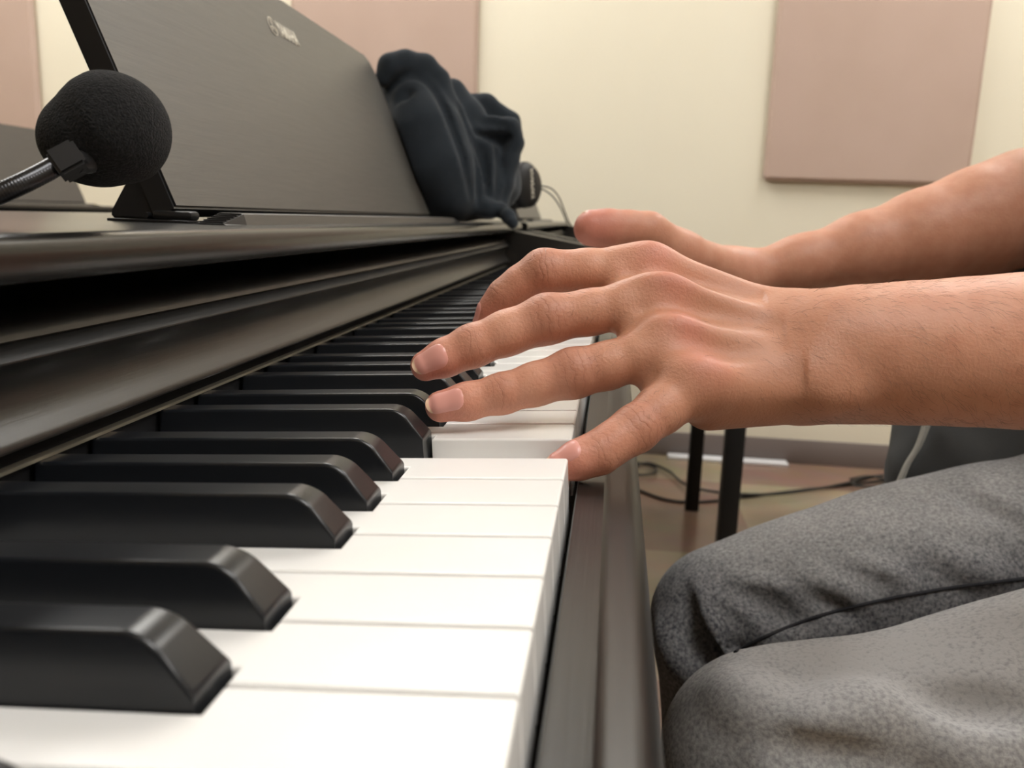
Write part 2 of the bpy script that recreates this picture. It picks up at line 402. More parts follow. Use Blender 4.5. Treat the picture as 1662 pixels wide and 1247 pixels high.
# ------------------------------------------------------------------ the digital piano
PIT = .0235; FLOOR_Z = -.72
TOP_Z = .0679
Y_LO, Y_HI = -.0790, 1.1555           # inner faces of the key blocks
PI_LOC = Vector((-.20, .5405, FLOOR_Z))
def build_piano(label, off=Vector((0, 0, 0)), keys=True, group=None):
    P = thing('digital_piano', label, 'piano', PI_LOC, group)
    # --- long parts
    fb = [(-.1500, .0092), (-.1456, .0096), (-.1448, .0104), (-.1449, .0115), (-.1457, .0126), (-.1475, .0146), (-.1494, .0172), (-.1507, .0202),
          (-.1513, .0235), (-.1511, .0265), (-.1500, .0292), (-.1484, .0312), (-.1466, .0326), (-.1455, .0333), (-.1455, .0338),
          (-.1490, .0374), (-.1496, .0376), (-.1503, .0370), (-.1508, .0373), (-.1505, .0381), (-.1510, .0394), (-.1522, .0411),
          (-.1540, .0427), (-.1566, .0441), (-.1600, .0451), (-.1660, .0460), (-.1800, .0468), (-.2000, .0470), (-.2000, .0092)]
    bm = bmesh.new(); prism_y(bm, fb, Y_LO, Y_HI); bm_link('fallboard', bm, WOOD, P, 35)
    box('key_backboard', (-.158, Y_LO, -.06), (-.1512, Y_HI, .0088), FELT, P)
    box('metal_strip', (-.1512, Y_LO, .0030), (-.1483, Y_HI, .0040), BRASS, P)
    tb = [(-.138, .0550), (-.1362, .0556), (-.1352, .0572), (-.1350, .0620), (-.13515, .0637), (-.1356, .0652), (-.1364, .0664), (-.1375, .0672), (-.1389, .0677), (-.1405, .0679), (-.420, .0679), (-.420, .0550)]
    bm = bmesh.new(); prism_y(bm, tb, -.139, 1.220); bm_link('top_board', bm, TOPW, P, 35)
    box('inner_back', (-.2600, Y_LO, -.08), (-.2005, Y_HI, .0548), FELT, P)
    # --- key slip in front of the keys
    ks = [(.0030, -.0130), (.0035, -.0120), (.0122, -.0118), (.0132, -.0128), (.0150, -.0137), (.0185, -.0142), (.0215, -.0152), (.0240, -.0175),
          (.0254, -.0210), (.0258, -.0260), (.0252, -.036), (.0242, -.060), (.0030, -.060)]
    bm = bmesh.new(); prism_y(bm, ks, Y_LO, Y_HI); bm_link('key_slip', bm, WOOD, P, 35)
    box('keybed', (-.40, -.1345, -.095), (.0235, 1.2155, -.0605), WOOD, P, .003)
    box('key_rail', (-.1505, Y_LO, -.060), (-.0045, Y_HI, -.034), FELT, P)
    # --- key blocks / arms at both ends
    for y0, y1 in ((-.1345, Y_LO), (Y_HI, 1.2155)):
        ck = [(-.42, .0548), (-.42, -.0602), (.0220, -.0602), (.0262, -.055), (.0268, -.012), (.0250, .008), (.0180, .0215), (.0060, .0300), (-.0152, .0358), (-.1300, .0543), (-.138, .0548)]
        bm = bmesh.new(); prism_y(bm, ck, y0, y1)
        bmesh.ops.bevel(bm, geom=[e for e in bm.edges if abs(e.verts[0].co.y-e.verts[1].co.y) < 1e-5], offset=.0015, segments=2, affect='EDGES')
        bm_link('key_block', bm, WOOD, P, 35)
    for y0, y1 in ((-.1345, -.1005), (1.1815, 1.2155)):
        box('side_panel', (-.40, y0, FLOOR_Z+.06), (-.16, y1, -.0955), WOOD, P, .002)
        box('foot', (-.42, y0-.002, FLOOR_Z), (.0, y1+.002, FLOOR_Z+.06), WOOD, P, .004)
    box('back_panel', (-.398, -.100, -.50), (-.380, 1.181, -.0955), WOOD, P)
    # --- keys
    if keys:
        blacks = {}
        for b in range(-2, 49):
            l = b % 7
            if l in (0, 1, 3, 4, 5): blacks[b] = b*PIT+{0: -.0015, 1: .0032, 3: -.0023, 4: .0010, 5: .0046}[l]
        GAP = .00045; NX = -.0503; NW = .0071
        def white_mesh(k):
            y0, y1 = (k-1)*PIT+GAP, k*PIT-GAP
            lo = max(y0, blacks[k-1]+NW) if (k-1) in blacks and k-1 >= -2 else y0
            hi = min(y1, blacks[k]-NW) if k in blacks else y1
            out = [(0, y0), (0, y1)]
            if hi < y1: out += [(NX, y1), (NX, hi)]
            out += [(-.1495, hi), (-.1495, lo)]
            if lo > y0: out += [(NX, lo), (NX, y0)]
            bm = bmesh.new()
            vs = [bm.verts.new((x, y-y0, 0)) for x, y in out]
            fc = bm.faces.new(vs)
            r = bmesh.ops.extrude_face_region(bm, geom=[fc])
            for e in r['geom']:
                if isinstance(e, bmesh.types.BMVert): e.co.z -= .021
            bm.normal_update()
            ed = [e for e in bm.edges if all(abs(v.co.z) < 1e-6 for v in e.verts)]
            ed += [e for e in bm.edges if all(abs(v.co.x) < 1e-6 for v in e.verts) and abs(e.verts[0].co.y-e.verts[1].co.y) < 1e-6]
            bmesh.ops.bevel(bm, geom=ed, offset=.0009, segments=3, affect='EDGES', profile=.5)
            bmesh.ops.recalc_face_normals(bm, faces=bm.faces[:])
            me = bpy.data.meshes.new('white_key'); bm.to_mesh(me); bm.free()
            me.materials.append(KEYW)
            for p in me.polygons: p.use_smooth = True
            me.set_sharp_from_angle(angle=math.radians(35))
            return me, y0
        cache = {}
        for k in range(-2, 50):
            lo_cut = (k-1) in blacks; hi_cut = k in blacks
            key = (k % 7, lo_cut, hi_cut)
            me, y0 = cache.get(key, (None, None))
            if me is None: me, y0 = white_mesh(k); cache[key] = (me, y0)
            y0 = (k-1)*PIT+GAP
            o = bpy.data.objects.new('white_key', me); COL.objects.link(o); o.parent = P
            wn = o.modifiers.new('normals', 'WEIGHTED_NORMAL'); wn.keep_sharp = True; wn.weight = 90
            a = -TH; loc = Vector((0, y0, 0))
            if k == 7:                                   # the pressed key
                piv = Euler((0, -TH, 0)).to_matrix() @ Vector((-.22, 0, 0)); a = -TH+.0560
                loc = piv-Euler((0, a, 0)).to_matrix() @ Vector((-.22, 0, 0))+Vector((0, y0, 0))
                o['label'] = 'white key held down by the little finger'
            o.rotation_euler = (0, a, 0); o.location = loc-PI_LOC
        bm = bmesh.new()
        x0, xf, w, t = -.1495, -.0514, .0066, .0125
        def quad(z, xfr, ww): return [bm.verts.new(p) for p in ((x0, -ww, z), (xfr, -ww, z), (xfr, ww, z), (x0, ww, z))]
        A = quad(-.010, xf, w); B = quad(.0022, xf, w); Cq = quad(t, -.0598, .0049)
        bm.faces.new(A[::-1]); bm.faces.new(Cq)
        for U, V in ((A, B), (B, Cq)):
            for i in range(4): bm.faces.new((U[i], U[(i+1) % 4], V[(i+1) % 4], V[i]))
        bm.edges.ensure_lookup_table()
        e = [x for x in bm.edges if set(x.verts) == {Cq[1], Cq[2]}]
        bmesh.ops.bevel(bm, geom=e, offset=.0042, segments=6, affect='EDGES', profile=.5)
        bm.normal_update()
        e = [x for x in bm.edges if len(x.link_faces) == 2 and x.calc_face_angle(0) > .45 and min(v.co.z for v in x.verts) > .001]
        bmesh.ops.bevel(bm, geom=e, offset=.0010, segments=3, affect='EDGES', profile=.5, clamp_overlap=True)
        bmesh.ops.recalc_face_normals(bm, faces=bm.faces[:])
        bme = bpy.data.meshes.new('black_key'); bm.to_mesh(bme); bm.free(); bme.materials.append(KEYB)
        for p in bme.polygons: p.use_smooth = True
        bme.set_sharp_from_angle(angle=math.radians(50))
        for b, y in blacks.items():
            o = bpy.data.objects.new('black_key', bme); COL.objects.link(o); o.parent = P
            wn = o.modifiers.new('normals', 'WEIGHTED_NORMAL'); wn.keep_sharp = True; wn.weight = 90
            o.rotation_euler = (0, -TH, 0); o.location = Vector((0, y, 0))-PI_LOC
    # --- music desk
    ph = math.radians(22.9); X0, Z0 = -.195, .0749
    up = Vector((-math.sin(ph), 0, math.cos(ph))); nn = Vector((math.cos(ph), 0, math.sin(ph)))
    def dk(y, v, w=0): return Vector((X0, y, Z0))+up*v+nn*w
    YL, YR, H = .2608, .8210, .1790
    bm = bmesh.new(); rr = .022; out = [(YL, 0), (YR, 0)]
    for i in range(9): a = math.pi/2*i/8; out.append((YR-rr+rr*math.cos(a), H-rr+rr*math.sin(a)))
    for i in range(9): a = math.pi/2+math.pi/2*i/8; out.append((YL+rr+rr*math.cos(a), H-rr+rr*math.sin(a)))
    a = [bm.verts.new(dk(*p)) for p in out]; b = [bm.verts.new(dk(p[0], p[1], -.013)) for p in out]
    n = len(out)
    for i in range(n): bm.faces.new((a[i], a[(i+1) % n], b[(i+1) % n], b[i]))
    bm.faces.new(a); bm.faces.new(b[::-1])
    bmesh.ops.bevel(bm, geom=[e for f in bm.faces if len(f.verts) == n for e in f.edges], offset=.0012, segments=2, affect='EDGES'); bm.normal_update()
    for f in bm.faces: f.material_index = 0 if abs(f.normal.dot(nn)) > .9 else 1  # faces take the sheen-lightened tone, edges stay black
    desk = bm_link('music_desk', bm, DESKW, P, 35); desk.data.materials.append(BLACKP)
    # emblem and lettering
    c = dk(.5200, .1462, .0003); ux = Vector((0, 1, 0))
    bm = bmesh.new()
    def seg(u0, v0, u1, v1, w):
        d = Vector((u1-u0, v1-v0)).normalized(); s = Vector((-d.y, d.x))*w/2
        q = [(u0-s.x, v0-s.y), (u1-s.x, v1-s.y), (u1+s.x, v1+s.y), (u0+s.x, v0+s.y)]
        lo = [bm.verts.new(c+ux*p[0]+up*p[1]) for p in q]; hi = [bm.verts.new(c+ux*p[0]+up*p[1]+nn*.0004) for p in q]
        bm.faces.new(hi); bm.faces.new(lo[::-1])
        for i in range(4): bm.faces.new((lo[i], lo[(i+1) % 4], hi[(i+1) % 4], hi[i]))
    R = .0068
    for i in range(28):
        a0, a1 = 2*math.pi*i/28, 2*math.pi*(i+1)/28
        seg(R*math.cos(a0), R*math.sin(a0), R*math.cos(a1), R*math.sin(a1), .0006)
    for j in range(3):
        t = math.pi/2+j*2*math.pi/3; d = (math.cos(t), math.sin(t)); s = (-d[1], d[0])
        seg(-d[0]*.0006, -d[1]*.0006, d[0]*.0022, d[1]*.0022, .0008)
        seg(d[0]*.0022-s[0]*.001, d[1]*.0022-s[1]*.001, d[0]*.0022+s[0]*.001, d[1]*.0022+s[1]*.001, .0006)
        for sg in (-1, 1): seg(d[0]*.0022+sg*s[0]*.001, d[1]*.0022+sg*s[1]*.001, d[0]*R+sg*s[0]*.001, d[1]*R+sg*s[1]*.001, .0006)
    bm_link('emblem', bm, SILVER, desk)
    text_mesh('lettering', 'YAMAHA', .0158, dk(.5500, .1462, .0002), ux, up, SILVER, desk, .0002, 1.0, .0003, .0415)
    # dark bar for the shadow gap, brackets, ledge
    box('desk_hinge_rail', (-.222, .280, .0712), (-.206, .802, .0747), BLACKP, P)  # dark bar in place of the shade under the desk
    for yb in (.262, .800):
        bm = bmesh.new(); pr = [(-.2035, .0700), (-.2030, .0690), (-.2275, .0690), (-.2290, .0705), (-.2285, .0730), (-.2170, .0915), (-.2145, .0930), (-.2115, .0915)]
        prism_y(bm, pr, yb, yb+.016)
        bmesh.ops.bevel(bm, geom=[e for e in bm.edges if abs(e.verts[0].co.y-e.verts[1].co.y) < 1e-6], offset=.001, segments=2, affect='EDGES')
        add_box(bm, (-.226, yb-.008, TOP_Z), (-.186, yb+.006, TOP_Z+.0012), .0004)
        add_box(bm, (-.206, yb-.004, TOP_Z+.0010), (-.186, yb+.005, TOP_Z+.0055), .0018)
        add_tube(bm, [(-.209, yb-.004, TOP_Z+.003), (-.209, yb+.018, TOP_Z+.003)], .0015, 10)
        br = bm_link('desk_bracket', bm, BLACKP, P, 40)
        bm = bmesh.new(); add_lathe(bm, [(.0005, 0), (.0011, .0001), (.0009, .0006)], (-.2145, yb-.0006, .0905), (0, -1, 0), 14)
        bm_link('screw', bm, CHROME, br, 40)
    bm = bmesh.new()
    lg = [(-.1630, TOP_Z), (-.1645, .0728), (-.1760, .0733), (-.1780, TOP_Z)]
    prism_y(bm, lg, .2670, .8000); bm_link('music_ledge', bm, DESKW, P, 30)
    for s, y0, y1 in ((1, .2450, .2668), (-1, .8360, .8002)):
        bm = bmesh.new()
        a = [bm.verts.new((x, y1, z)) for x, z in lg]; b = [bm.verts.new((x, y0, TOP_Z+(z-TOP_Z)*.12)) for x, z in lg]
        for i in range(4): bm.faces.new((a[i], a[(i+1) % 4], b[(i+1) % 4], b[i]))
        bm.faces.new(a); bm.faces.new(b[::-1])
        for i in range(6):                               # ridges of the rubber wedge
            f = (i+.5)/6; y = y0+(y1-y0)*f; zz = TOP_Z+.0052*(.12+.88*f)
            add_box(bm, (-.176, y-.0008, zz-.0006), (-.165, y+.0008, zz+.0005))
        bm_link('ledge_end', bm, RUBBER, P, 20)
    P.location = PI_LOC+off
    return P
build_piano('dark wood digital piano under the hands, with its whole keyboard showing')
build_piano('second dark digital piano in the same row, just beyond the hoodie and headphones', Vector((0, 1.45, 0)), keys=False)
pl = build_piano('dark digital piano standing behind the first one, its music desk seen behind the microphone', Vector((0, 0, 0)), keys=False)
q = on(1, 1.85, 139, 312)
pl.location = PI_LOC+Vector((q[0]+.195, q[1]-.8210, q[2]-.0749))
pl.location.z = FLOOR_Z

# ------------------------------------------------------------------ the player
PER = thing('person', 'seated person in faded grey jeans and dark grey top playing with both hands', 'person', (.50, .37, FLOOR_Z))
def J(x, y, d, rpx): return (at(x, y, d), rpx*d/F)       # joint: where the photo shows it, distance, half-thickness
LH = {
 'pinky':  [J(908, 757, .2865, 24), J(938, 747, .2875, 31), J(972, 735, .289, 34), J(1000, 716, .291, 33.5), J(1030, 697, .294, 37.5), J(1072, 665, .300, 39), J(1128, 622, .307, 47)],
 'ring':   [J(716, 660, .311, 26), J(758, 652, .3115, 29.5), J(815, 639, .312, 32), J(868, 624, .3125, 34), J(930, 606, .313, 40), J(985, 594, .3135, 37.5), J(1040, 576, .314, 39), J(1095, 557, .315, 45)],
 'middle': [J(691, 594, .324, 25), J(722, 581, .3245, 30), J(766, 562, .325, 34), J(822, 541, .3255, 35.5), J(888, 518, .326, 40), J(958, 507, .3265, 36), J(1015, 497, .3265, 38), J(1076, 488, .327, 43)],
 'index':  [J(789, 526, .353, 21), J(804, 503, .352, 26), J(822, 483, .350, 30.5), J(848, 463, .348, 32), J(883, 443, .346, 37.5), J(955, 441, .345, 35.5), J(1000, 440, .345, 36), J(1050, 442, .345, 39)],
 'thumb':  [J(1020, 598, .408, 22), J(1045, 600, .406, 27), J(1085, 602, .402, 30), J(1150, 602, .392, 36), J(1260, 592, .368, 44)],
}
def arm_mesh(name, hand, extra, body, lo, hi, vox, kf=.0032, kh=.007, detail=True, dors=None):
    """fingers blended one by one, then set into the hand; all one surface"""
    A = Field(lo, hi, vox)
    for a, b, ra, rb, k in body: A.cone(a, b, ra, rb, k)
    for nm, ch in hand.items():
        B = Field(lo, hi, vox); B.chain(ch, kf)
        A.union(B, kh if nm != 'thumb' else .009)
    for e in extra: A.ellipsoid(*e)
    return A

def unit(v): v = np.array(v, float); return v/np.linalg.norm(v)
W0 = at(1335, 577, .332)
mcp = {k: LH[k][-1][0] for k in ('pinky', 'ring', 'middle', 'index')}
row = unit(mcp['index']-mcp['pinky']); fwd = unit(mcp['middle']-W0)
DORS = unit(np.cross(row, fwd)); 
if DORS@(CAM-W0) < 0: DORS = -DORS
carp = {'index': J(1255, 521, .346, 44), 'middle': J(1268, 556, .337, 46), 'ring': J(1276, 588, .328, 46), 'pinky': J(1284, 622, .320, 46)}
LB = []
for k in mcp:
    a, ra = LH[k][-1]; b, rb = carp[k]
    LB.append((a, b, ra*1.0, rb, .010))
LB += [(*[J(1150, 657, .316, 42)[0], J(1286, 642, .326, 44)[0]], 42*.316/F, 44*.326/F, .010),      # heel of the hand
       (J(1200, 596, .372, 0)[0], J(1290, 588, .360, 0)[0], .0125, .0150, .010),                  # ball of the thumb
       (J(1150, 555, .343, 0)[0], J(1270, 575, .345, 0)[0], .0125, .0140, .010)]
# wrist and forearm (two blended strands make it oval)
fa = [(1284, 560, .340, 78), (1340, 577, .333, 97), (1420, 575, .331, 99), (1500, 573, .331, 104), (1590, 571, .333, 110), (1680, 570, .336, 116)]
far_ = [J(*q) for q in fa]
ELB = np.array((.335, .215, .030)); SHO = np.array((.455, .185, .285))
far_ += [(far_[-1][0]*.45+ELB*.55+np.array((0, 0, -.002)), .037), (ELB, .040)]
for a, b in zip(far_, far_[1:]): LB.append((a[0], b[0], a[1], b[1], .012))
LB.append((ELB, SHO, .041, .052, .03))
ex = []
I3 = np.eye(3)
frame = np.array([fwd, unit(np.cross(DORS, fwd)), DORS])
for k, lift, r in (('pinky', .0035, .0085), ('ring', .0035, .0085), ('middle', .004, .009), ('index', .0035, .0085)):
    p, rr = LH[k][-1]
    ex.append((p+DORS*(rr-.0072), frame, (r*1.2, r*.85, r*.80), .008))
ex.append((at(1335, 620, .3145), frame, (.011, .009, .007), .012))            # ulna head
# extensor tendons
tend = []
for k in mcp:
    p, rr = LH[k][-1]; q = carp[k]
    tend.append((p+DORS*(rr-.0012), q[0]+DORS*(q[1]-.0030), .0022, .0018, .007))
arm = arm_mesh('l', LH, ex, LB+tend, (-.085, .115, -.035), (.200, .275, .105), .00105)
for (x0, y0, d0, x1, y1, d1, rp) in ((1048, 600, .314, 1066, 642, .309, 17), (1020, 520, .323, 1032, 552, .320, 19), (1000, 455, .340, 1010, 480, .335, 18)):
    arm.cone(at(x0, y0, d0), at(x1, y1, d1), rp*d0/F, rp*d1/F, .006)
# hollows between the knuckles
for k1, k2 in (('pinky', 'ring'), ('ring', 'middle'), ('middle', 'index')):
    p = (LH[k1][-1][0]+LH[k2][-1][0])/2; rr = (LH[k1][-1][1]+LH[k2][-1][1])/2
    arm.ellipsoid(p+DORS*(rr+.0068)-fwd*.006, frame, (.018, .0045, .0062), .010, carve=True)
me, co = arm.mesh('body', 2)
HI = me
# --- everything beyond the near forearm, coarser, from the same strands
RELB = np.array((.385, .535, .105)); RSHO = np.array((.46, .555, .300))
RH = {
 'thumb':  [J(960, 371, .555, 29), J(987, 372, .557, 31), J(1020, 373, .560, 30), J(1052, 377, .563, 32), (at(1105, 415, .580), .0155)],
 'index':  [J(900, 496, .600, 16), J(925, 478, .600, 20), J(960, 455, .602, 21), J(1010, 445, .604, 23), (at(1085, 440, .606), .0115)],
 'middle': [J(890, 503, .622, 16), J(915, 486, .622, 20), J(955, 460, .622, 21), J(1010, 447, .622, 23), (at(1085, 440, .624), .0115)],
 'ring':   [J(900, 503, .642, 16), J(925, 488, .642, 20), J(965, 464, .642, 20), J(1015, 452, .642, 22), (at(1090, 444, .642), .0110)],
 'pinky':  [J(930, 503, .660, 14), J(955, 492, .660, 17), J(985, 474, .660, 18), J(1030, 460, .660, 20), (at(1095, 450, .658), .0105)],
}
RW = at(1195, 449, .622)
RB = []
for k in ('index', 'middle', 'ring', 'pinky'):
    a, ra = RH[k][-1]; RB.append((a, RW+(a-RW)*.15, ra, .014, .012))
RB.append((RH['thumb'][-1][0], RW, .0155, .0180, .012))
rf = [J(1195, 452, .622, 36), J(1300, 428, .622, 42), J(1400, 407, .622, 57), J(1500, 386, .622, 74), J(1590, 362, .622, 86), J(1665, 340, .624, 92)]
rf += [(RELB, .043)]
for a, b in zip(rf, rf[1:]): RB.append((a[0], b[0], a[1], b[1], .012))
RB.append((RELB, RSHO, .044, .054, .03))
rarm = arm_mesh('r', RH, [], RB, (-.075, .36, -.02), (.30, .62, .16), .0019, .004, .008)
mer, cor = rarm.mesh('r', 2)
# torso, neck, head and legs under the clothes
big = Field((-.02, -.02, -.74), (.80, .80, .72), .0065)
for L in (LB, RB):
    for a, b, ra, rb, k in L: big.cone(a, b, ra, rb, k)
PELV = np.array((.56, .37, -.12)); CHE = np.array((.52, .37, .18)); NECK = np.array((.50, .37, .36)); HEAD = np.array((.455, .37, .50))
T = [(PELV+(0, -.06, 0), CHE+(0, -.07, 0), .095, .100, .06), (PELV+(0, .06, 0), CHE+(0, .07, 0), .095, .100, .06),
     (CHE+(0, -.06, .05), SHO+(0, .02, .02), .075, .052, .05), (CHE+(0, .06, .05), RSHO+(0, -.02, .02), .075, .052, .05),
     (CHE+(0, 0, .05), NECK, .080, .056, .05), (NECK, HEAD+(.01, 0, -.06), .054, .052, .02)]
KL = at(1246, 1236, .425); KR = at(1181, 1012, .575)
HIPL = np.array((.54, .285, -.075)); HIPR = np.array((.54, .47, -.045))
ANL = np.array((KL[0]+.015, KL[1]-.01, FLOOR_Z+.09)); ANR = np.array((KR[0]+.03, KR[1]+.01, FLOOR_Z+.09))
legL = [J(1246, 1236, .425, 164), J(1322, 1234, .424, 176), J(1427, 1239, .420, 190), J(1535, 1237, .416, 205), J(1623, 1220, .412, 216), J(1726, 1206, .410, 231)]
legL += [(HIPL+(-.07, 0, .0), .090), (HIPL, .100)]
legR = [J(1181, 1012, .575, 117), J(1269, 989, .576, 131), J(1352, 971, .574, 140), J(1447, 948, .572, 150), J(1532, 936, .572, 158), J(1627, 920, .572, 165), J(1740, 905, .572, 172)]
legR += [(HIPR+(-.07, 0, .0), .088), (HIPR, .100)]
SHN = []
for K, AN in ((legL[0][0], ANL), (legR[0][0], ANR)):
    SHN.append([(K, .049), (K+(AN-K)*.25+np.array((.012, 0, 0)), .054), (K+(AN-K)*.6, .053), (AN+(0, 0, .10), .050), (AN, .04)])
for ch in (legL, legR, *SHN):
    for a, b in zip(ch, ch[1:]): T.append((a[0], b[0], a[1]-.016, b[1]-.016, .02))
for an in (ANL, ANR): T.append((an+(0, 0, -.035), an+(-.14, 0, -.055), .036, .030, .02))
for t in T: big.cone(np.array(t[0]), np.array(t[1]), *t[2:])
big.ellipsoid(HEAD+(.012, 0, .035), I3, (.098, .076, .102), .02)               # skull
big.ellipsoid(HEAD+(-.030, 0, -.045), I3, (.060, .056, .070), .03)             # jaw
big.cone(HEAD+(-.088, 0, .005), HEAD+(-.106, 0, -.028), .008, .013, .012)       # nose
big.cone(HEAD+(-.088, -.012, -.062), HEAD+(-.088, .012, -.062), .008, .008, .008)
for s in (-1, 1):
    big.ellipsoid(HEAD+(-.086, s*.032, .012), I3, (.014, .015, .010), .010, carve=True)
    big.ellipsoid(HEAD+(.010, s*.078, -.005), I3, (.022, .010, .033), .008)
meb, cob = big.mesh('b', 2)
# one body mesh: fine arm where the camera sees it closely, the coarser surface elsewhere
def cut(me, keep):
    bm = bmesh.new(); bm.from_mesh(me); dead = [v for v in bm.verts if not keep(v.co)]
    bmesh.ops.delete(bm, geom=dead, context='VERTS'); return bm
XL, XR = .188, .292
bm = cut(HI, lambda c: c.x < XL+.004)
bm2 = cut(mer, lambda c: c.x < XR+.004); t = bpy.data.meshes.new('t'); bm2.to_mesh(t); bm2.free(); bm.from_mesh(t)
def keepb(c):
    if c.z < -.06 or c.x > .33: return True
    if c.y > .33: return c.x > XR-.004
    return c.x > XL-.004
bm3 = cut(meb, keepb); t = bpy.data.meshes.new('t'); bm3.to_mesh(t); bm3.free(); bm.from_mesh(t)
me = bpy.data.meshes.new('body'); bm.to_mesh(me); bm.free()
co = np.empty(len(me.vertices)*3); me.vertices.foreach_get('co', co); co = co.reshape(-1, 3)
flush = np.zeros(len(co)); crease = np.zeros(len(co)); axial = np.zeros(len(co))
def near(p, r): d = np.linalg.norm(co-p, axis=1); return np.exp(-(d/r)**2)
JT = {'pinky': (2, 4), 'ring': (2, 4), 'middle': (2, 4), 'index': (2, 4)}
for k, (dip, pip) in JT.items():
    ch = LH[k]
    flush += .75*near(ch[0][0], .012)+.30*near(ch[pip][0], .011)+.25*near(ch[dip][0], .009)
    p, r = ch[-1]; flush += .5*near(p+DORS*r, .009)
    for j, w, sd in ((dip, .75, .0042), (pip, 1.0, .0072)):
        axd = unit(ch[j+1][0]-ch[j-1][0]); rel = co-ch[j][0]; s = rel@axd
        m = np.exp(-(s/sd)**2)*(np.linalg.norm(rel, axis=1) < ch[j][1]*1.6)
        side = np.clip(((rel-s[:, None]*axd)@DORS)/ch[j][1]*1.3+.25, 0, 1)
        m = m*side*w; up_ = m > crease
        crease = np.maximum(crease, m); axial[up_] = s[up_]*1000
for k in ('thumb', 'index', 'middle'): flush += .9*near(RH[k][0][0], .022)
hand_shade_v = np.exp(-(np.linalg.norm(co-at(1190, 570, .318), axis=1)/.055)**2)*.75  # back of the hand darkened to paint in its weaker light
attr(me, 'tan', hand_shade_v); attr(me, 'flush', np.clip(flush, 0, 1)); attr(me, 'crease', crease); attr(me, 'axial', axial)
for p in me.polygons: p.use_smooth = True
body = link('body', me, SKIN, PER)
# fine dark hairs on the back of the arm, hand and fingers
nv = np.empty(len(body.data.vertices)*3); body.data.vertices.foreach_get('normal', nv); nv = nv.reshape(-1, 3)
def hair(centre, radius, count, lng, flow):
    d = np.linalg.norm(co-centre, axis=1); c = np.nonzero((d < radius) & (nv@unit(CAM-centre) > .05))[0]
    if len(c) == 0: return
    for i in RNG.choice(c, min(count, len(c)), replace=False):
        n = nv[i]; f = flow+RNG.normal(0, .28, 3); f = unit(f-n*(f@n)); L = lng*RNG.uniform(.5, 1.15); s = np.cross(n, f); w = .000032
        cv = RNG.normal(0, .25)
        pts = [co[i]-n*.0002, co[i]+f*L*.5+n*L*.14+s*cv*L*.1, co[i]+f*L+n*L*.10+s*cv*L*.4]
        rr = []
        for k, pt in enumerate(pts): ww = w*(1, .8, .25)[k]; rr.append([hbm.verts.new(pt+s*ww), hbm.verts.new(pt-s*ww*.5+n*ww*.9), hbm.verts.new(pt-s*ww*.5-n*ww*.9)])
        for a, b in zip(rr, rr[1:]):
            for j in range(3): hbm.faces.new((a[j], a[(j+1) % 3], b[(j+1) % 3], b[j]))
hbm = bmesh.new()
down = np.array((0, 0, -1.0))
for x, y, rad, n in ((1400, 540, .040, 150), (1480, 560, .045, 170), (1560, 560, .045, 190), (1640, 560, .050, 200)): hair(at(x, y, .305), rad, n, .0065, -fwd*.7+unit(np.array((.3, -.2, -1)))*.6)
for k in ('ring', 'middle', 'pinky'):
    a, b = LH[k][-1][0], LH[k][4][0]; hair(a*.28+b*.72+DORS*.006, .0085, 26, .0042, unit(b-a)*.5+down*.5)
hair(at(1215, 560, .310), .022, 40, .004, -fwd*.5+down*.4)
ho = bm_link('arm_hair', hbm, HAIRM, body, None); ho['kind'] = 'stuff'
# fingernails
def chain_sd(P, ch, k=.0032):
    d = np.full(P.shape[:-1], 9.0)
    for (a, ra), (b, rb) in zip(ch, ch[1:]): d = smin(d, cone_d(P, a, b, ra, rb), k)
    return d
def nail(ch, ndir, length, width, back, tip=.0018):
    a, ra = ch[0]; b, rb = ch[1]; ax = unit(a-b)                       # towards the tip
    n = unit(ndir-ax*(ndir@ax)); s = np.cross(ax, n); NU, NV = 25, 15
    P = np.zeros((NU, NV, 3))
    for i in range(NU):
        u = i/(NU-1)
        for j in range(NV):
            v = 2*j/(NV-1)-1; uu = u+(1-u)*.26*v**4+(1-u)*.06*v*v-u*.13*v*v; base = a+ax*(-back+uu*length)
            wu = width*(1-.14*(1-u)**2-.18*max(0, u-.75)**2*8)
            ang = v*wu/ra*.95; dr = n*math.cos(ang)+s*math.sin(ang)
            q = base+dr*.02
            if i and False: pass
            for it in range(40):
                dd = chain_sd(q[None], ch)[0]
                if dd < 1e-5: break
                q = q-dr*dd*.9
                if (q-base)@dr < ra*.55: break
            h = (q-base)@dr
            edge = max(abs(v)**4, (1-u)**10)
            P[i, j] = base+dr*(max(h, ra*.80*math.cos(ang*.25))+.00042-.00075*edge)
    bm = bmesh.new(); V = [[bm.verts.new(P[i, j]) for j in range(NV)] for i in range(NU)]
    V2 = [[bm.verts.new(P[i, j]-n*.0006) for j in range(NV)] for i in range(NU)]
    mi = {}
    for i in range(NU-1):
        for j in range(NV-1):
            f = bm.faces.new((V[i][j], V[i+1][j], V[i+1][j+1], V[i][j+1])); mi[f] = 1 if i >= NU-3 else 0
            f.material_index = mi[f]
            bm.faces.new((V2[i][j], V2[i][j+1], V2[i+1][j+1], V2[i+1][j]))
    for i in range(NU-1):
        for j in (0, NV-1):
            q = (V[i][j], V2[i][j], V2[i+1][j], V[i+1][j]); bm.faces.new(q)
    for j in range(NV-1):
        for i in (0, NU-1):
            f = bm.faces.new((V[i][j], V[i][j+1], V2[i][j+1], V2[i][j])); f.material_index = 1 if i else 0
    o = bm_link('fingernail', bm, NAIL, body, 60); o.data.materials.append(NAILTIP)
def toward(p, upw): return unit(unit(CAM-p)+np.array((0, 0, 1))*upw)
p = LH['ring'][0][0]; nail(LH['ring'], toward(p, .35), .0148, .0052, .0095)
